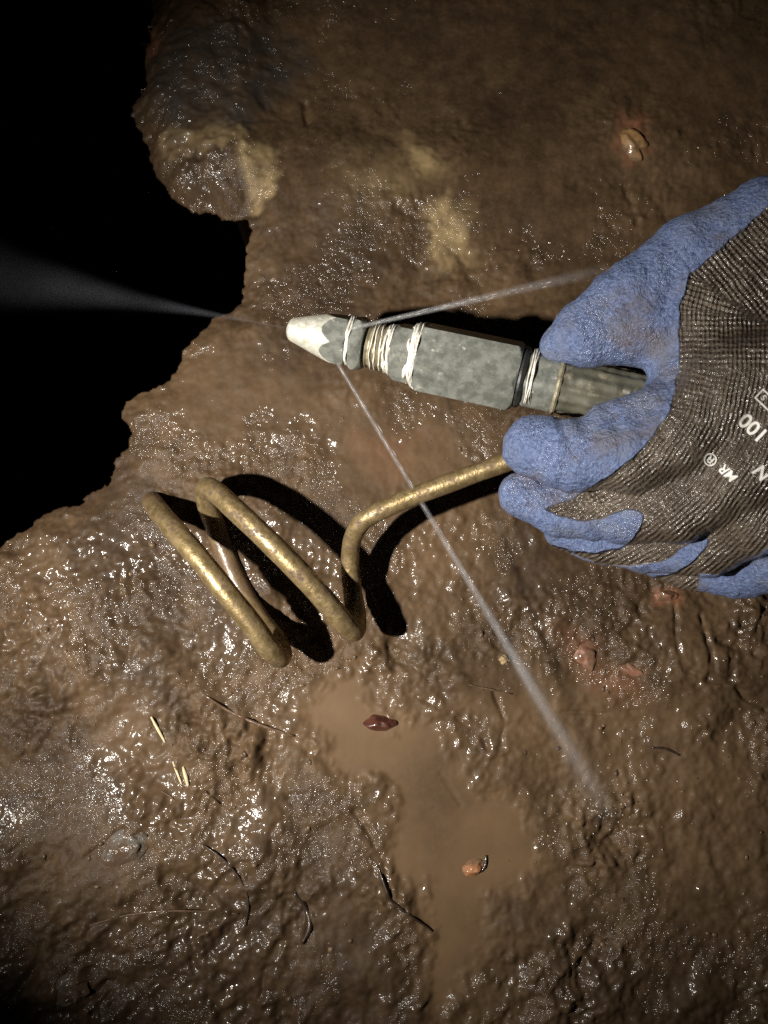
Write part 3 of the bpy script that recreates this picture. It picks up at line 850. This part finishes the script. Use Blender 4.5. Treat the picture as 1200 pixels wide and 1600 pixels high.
def spray(a, b, r0, k2, density, fade, namp, color, label, seg=20, st=None, pw=1.6, halo=None, thin=False):
    L = float(np.linalg.norm(b - a)); n = 16
    R = lambda z: r0 + k2 * z * z
    o = jet('water_jet', a, b, [R(L * i / (n - 1)) * 1.03 for i in range(n)], jet_material('spray', density, fade[0] * L, fade[1] * L, namp, color, r0, k2, pw, thin), seg=seg)
    if st:
        V, F = streaks(L, R, *st)
        c_ = mesh_np('droplets', V, F, M['drop']); c_.parent = o
    if halo:
        kh = halo[0] / L**2
        zs = [L * (0.5 + 0.49 * i / 11) for i in range(12)]
        c_ = tube('mist', [(0, 0, z) for z in zs], [(0.0003 + kh * z * z) * 1.03 for z in zs], jet_material('spray', halo[1], 0.0, 1.25 * L, 0.7, color, 0.0003, kh, 2.2), seg=24)
        c_.parent = o
    return tag(o, label, 'water jet', 'jets of water from the nozzle')
ja = P(527, 567, .062); jb = P(962, 1290, .001)
L = float(np.linalg.norm(jb - ja))
spray(ja, ja + (jb - ja) * 0.965, .0012, .0046 / L**2, 330, (0.0, 1.12), 0.4, (0.95, 0.94, 0.95), 'long thin water jet from the nozzle crossing the rod down to the mud', 20, (80, 1.0, (.00004, .00009), (.001, .006), 0.97), 1.6, (0.013, 34))
spray(P(546, 514, .078), P(985, 412, .128), .0012, .0018 / .1**2, 420, (0.0, 1.0), 0.4, (0.95, 0.94, 0.95), 'short water jet spraying back from the nozzle above the hex body towards the thumb', 20, (45, 1.1, (.00004, .00009), (.001, .005), 0.75))
ja = P(452, 513, .0605); jb = P(-330, 372, .05)
L = float(np.linalg.norm(jb - ja))
spray(ja, jb, .0007, .062 / L**2, 8.5, (-0.2, 0.95), 0.5, (0.80, 0.82, 0.95), 'faint fan of mist spraying left from the nozzle tip over the black pit', 28, None, 2.4, None, True)

# ================================================================== SMALL THINGS ON THE MUD
def stone(name, px_, py_, w, h_, hgt, rot, mat, seed, sink=0.35, angular=0.0, dz=0.0):
    hgt *= 0.75; sink = min(0.85, sink + 0.12)
    bm = bmesh.new(); bmesh.ops.create_icosphere(bm, subdivisions=4, radius=1)
    c = Vector(G(px_, py_)); s_ = 0.000324
    for v in bm.verts:
        p_ = v.co.copy()
        n_ = mnoise.noise(p_ * 1.3 + Vector((seed * 3.1, 0, seed))) * 0.45 + mnoise.noise(p_ * 3.1 + Vector((seed, 5, 0))) * 0.16 + mnoise.noise(p_ * 9 + Vector((seed, 1, 4))) * 0.04
        q = p_ * (1 + n_)
        if angular:
            for ax_ in range(7):
                dvec = Vector((math.cos(ax_ * 2.4 + seed), math.sin(ax_ * 2.4 + seed), math.cos(ax_ * 1.7 + seed) * 0.8)).normalized()
                dd = q.dot(dvec)
                if dd > 0.72: q -= dvec * (dd - 0.72) * angular
        v.co = Vector((q.x * w * s_ / 2, q.y * h_ * s_ / 2, q.z * hgt))
    bm.transform(Matrix.Rotation(math.radians(rot), 4, 'Z'))
    for f in bm.faces: f.smooth = True
    me = bpy.data.meshes.new(name); bm.to_mesh(me); bm.free(); me.materials.append(mat)
    o = bpy.data.objects.new(name, me); o.location = c + Vector((0, 0, hgt * (1 - 2 * sink) + dz)); COL.objects.link(o)
    return o
brick_m = mat_simple('orange_brick', (0.30, 0.125, 0.05), (0.40, 0.18, 0.08), scale=300, rough=0.6, coat=0.3, dirt=(0.13, 0.08, 0.042), dscale=110, dlo=0.48, dhi=0.62)
buff_m = mat_simple('ochre_stone', (0.20, 0.11, 0.04), (0.29, 0.165, 0.065), scale=200, rough=0.6, coat=0.5, dirt=(0.10, 0.06, 0.032), dscale=90, dlo=0.42, dhi=0.58)
pink_m = mat_simple('pink_brick', (0.19, 0.085, 0.05), (0.28, 0.135, 0.085), scale=260, rough=0.5, coat=1.0, dirt=(0.12, 0.065, 0.035), dscale=80, dlo=0.40, dhi=0.56)
clay_m = mat_simple('yellow_clay_stone', (0.24, 0.165, 0.075), (0.38, 0.28, 0.14), scale=220, rough=0.7, coat=0.4, dirt=(0.12, 0.070, 0.036), dscale=110, dlo=0.46, dhi=0.62)
grey_m = mat_simple('grey_stone', (0.070, 0.056, 0.042), (0.125, 0.105, 0.082), scale=300, rough=0.6, coat=0.35, coat_rough=0.16, bump=0.7, bdist=0.001, dirt=(0.085, 0.050, 0.026), dscale=110, dlo=0.42, dhi=0.56)
red_m = mat_simple('dark_red_lump', (0.045, 0.014, 0.009), (0.085, 0.028, 0.017), scale=200, rough=0.4, coat=1.0)
tag(stone('brick_chip', 740, 1356, 36, 30, .0035, 20, brick_m, 5, .42, 1.0), 'small orange brick chip lying in the tan puddle', 'brick')
tag(stone('brick_chip', 916, 1022, 60, 34, .005, -50, pink_m, 8, .55, .9), 'wet pinkish brick piece in the mud right of the long jet', 'brick')
tag(stone('brick_chip', 986, 1046, 52, 24, .004, -35, pink_m, 12, .62, .9), 'muddy brick sliver just right of the wet pinkish brick piece', 'brick')
tag(stone('brick_chip', 1040, 931, 40, 20, .005, 5, pink_m, 15, .5, .9), 'small pink brick chip below the curled fingers', 'brick')
tag(stone('stone', 990, 222, 52, 66, .008, 20, buff_m, 21, .6, .6), 'brown-orange stone half buried in mud above the thumb', 'stone')
tag(stone('stone', 190, 1330, 84, 64, .005, 15, grey_m, 47, .6, .9), 'grey stone shape standing in for a wet highlight in the lower left mud', 'stone')  # mostly a highlight on wet mud, put into a stone's shape and colour
tag(stone('stone', 594, 1130, 52, 30, .005, -15, red_m, 41, .45, 1.0), 'dark red lump at the edge of the tan puddle under the coil', 'stone')
tag(stone('stone', 100, 1545, 74, 44, .005, 10, grey_m, 52, .66, .9), 'half buried grey stone near the bottom left corner', 'stone')
tag(stone('stone', 788, 1030, 18, 15, .003, 0, clay_m, 38, .3, .5), 'tiny pale pebble beside the long jet', 'stone')
twig_m = mat_simple('dark_twig', (0.018, 0.011, 0.007), (0.045, 0.026, 0.015), scale=300, rough=0.5, coat=0.6)
straw_m = mat_simple('pale_straw', (0.52, 0.42, 0.22), (0.68, 0.58, 0.36), scale=300, rough=0.4, coat=0.5)
root_m = mat_simple('brown_root', (0.075, 0.042, 0.022), (0.13, 0.078, 0.042), scale=300, rough=0.5, coat=0.7)
def lying(name, pts_, r, mat, label, cat, lift=0.0004):
    r *= 0.8
    w = spline([G(a, b, lift) for a, b in pts_], 6)
    n = len(w)
    o = tube(name, w, [r * (0.55 + 0.45 * math.sin(math.pi * min(max(i / (n - 1), .08), .92))) * (1 + 0.25 * mnoise.noise(Vector((i * .7, r * 9e3, 2)))) for i in range(n)], mat, seg=8)
    return tag(o, label, cat)
lying('twig', [(590, 1352), (604, 1392), (612, 1408), (640, 1430), (676, 1455)], .0009, twig_m, 'thin dark twig slanting over the left shore of the tan puddle', 'twig')
lying('twig', [(760, 1336), (758, 1352), (752, 1362)], .0011, twig_m, 'short black twig touching the orange brick chip', 'twig')
lying('root', [(318, 1320), (352, 1346), (376, 1376), (388, 1410), (384, 1446)], .0007, twig_m, 'thin dark root curving through the lower left mud', 'root')
lying('root', [(120, 1452), (190, 1432), (250, 1424), (320, 1424), (372, 1428)], .0006, root_m, 'long thin root lying nearly level in the lower left mud', 'root')
lying('twig', [(460, 1396), (478, 1420), (484, 1448), (472, 1474)], .0016, twig_m, 'curved black twig in the mud near the bottom', 'twig')
lying('twig', [(322, 1088), (360, 1112), (410, 1134), (460, 1150)], .0011, root_m, 'muddy twig slanting below the coil', 'twig')
lying('twig', [(1018, 1168), (1040, 1170), (1062, 1180)], .0008, twig_m, 'small dark twig in the wet mud at right', 'twig')
lying('twig', [(320, 1236), (336, 1248), (344, 1256)], .0007, twig_m, 'tiny dark twig right of the pale straws', 'twig')
lying('straw', [(236, 1120), (246, 1138), (258, 1160)], .0010, straw_m, 'pale straw lying highest of three in the small puddle', 'straw')
lying('straw', [(270, 1190), (277, 1208), (284, 1226)], .0008, straw_m, 'thin pale straw left of the brightest straw', 'straw')
lying('straw', [(286, 1198), (290, 1212), (294, 1228)], .0012, straw_m, 'bright short pale straw, lowest of three', 'straw')
lying('straw', [(252, 1236), (272, 1250), (282, 1278)], .0004, root_m, 'hair-thin curved stalk below the pale straws', 'stalk')
lying('root', [(700, 1062), (760, 1076), (800, 1084)], .0006, root_m, 'short brown root near the upper shore of the tan puddle', 'root')

# drops thrown up where the long jet lands
bm = bmesh.new()
for i in range(90):
    a = random.uniform(0, 2 * math.pi); rr_ = abs(random.gauss(0, 1)) * 55
    z = max(0.0, random.gauss(0.006, 0.008))
    q = Vector(G(950 + math.cos(a) * rr_ + random.uniform(-20, 10), 1268 + math.sin(a) * rr_ * 1.0, z + 0.0008))
    bmesh.ops.create_icosphere(bm, subdivisions=1, radius=random.uniform(.00012, .00034), matrix=Matrix.Translation(q))
for f in bm.faces: f.smooth = True
me = bpy.data.meshes.new('spray_drops'); bm.to_mesh(me); bm.free(); me.materials.append(M['drop'])
o = bpy.data.objects.new('spray_drops', me); COL.objects.link(o)
tag(o, 'water drops splashing up where the long jet hits the mud', 'spray', kind='stuff')

# crumbs and grit lying in the mud
m = NT('mud_crumb'); c = m.mix(m.ramp(m.noise(90, 2, 0.5), 0.35, 0.7), (0.065, 0.038, 0.019), (0.15, 0.092, 0.047))
m.set('Base Color', c); m.set('Roughness', 0.7); m.set('Coat Weight', 0.6); m.set('Coat Roughness', 0.18)
bm = bmesh.new(); cnt = 0
while cnt < 380:
    a, b = random.uniform(0, 1200), random.uniform(640, 1600)
    if sdpoly(np.array([[a, b]], float), PUD[0])[0] > 25 and random.random() < 0.9: continue
    if sdpoly(np.array([[a, b]], float), HOLE_PX + [(-900, 900), (-900, -200)])[0] > -14: continue
    if mnoise.noise(Vector((a * .012, b * .012, 4))) < random.uniform(-0.3, 0.5): continue
    r_ = 0.0004 + 0.0013 * random.random()**3
    q = Vector(G(a, b, -r_ * 0.25))
    ret = bmesh.ops.create_icosphere(bm, subdivisions=1, radius=r_)
    sx_, sy_, sd = random.uniform(.7, 1.5), random.uniform(.7, 1.3), random.uniform(0, 99)
    for v in ret['verts']:
        k_ = 1 + 0.9 * mnoise.noise(v.co * (1.1 / r_) + Vector((sd, 0, 0)))
        v.co = Vector((v.co.x * sx_ * k_, v.co.y * sy_ * k_, v.co.z * 0.8 * k_)) + q
    cnt += 1
for f in bm.faces: f.smooth = True
me = bpy.data.meshes.new('mud_crumbs'); bm.to_mesh(me); bm.free(); me.materials.append(m.m)
o = bpy.data.objects.new('mud_crumbs', me); COL.objects.link(o)
tag(o, 'small wet crumbs of mud and grit strewn over the ground', 'grit', kind='stuff')
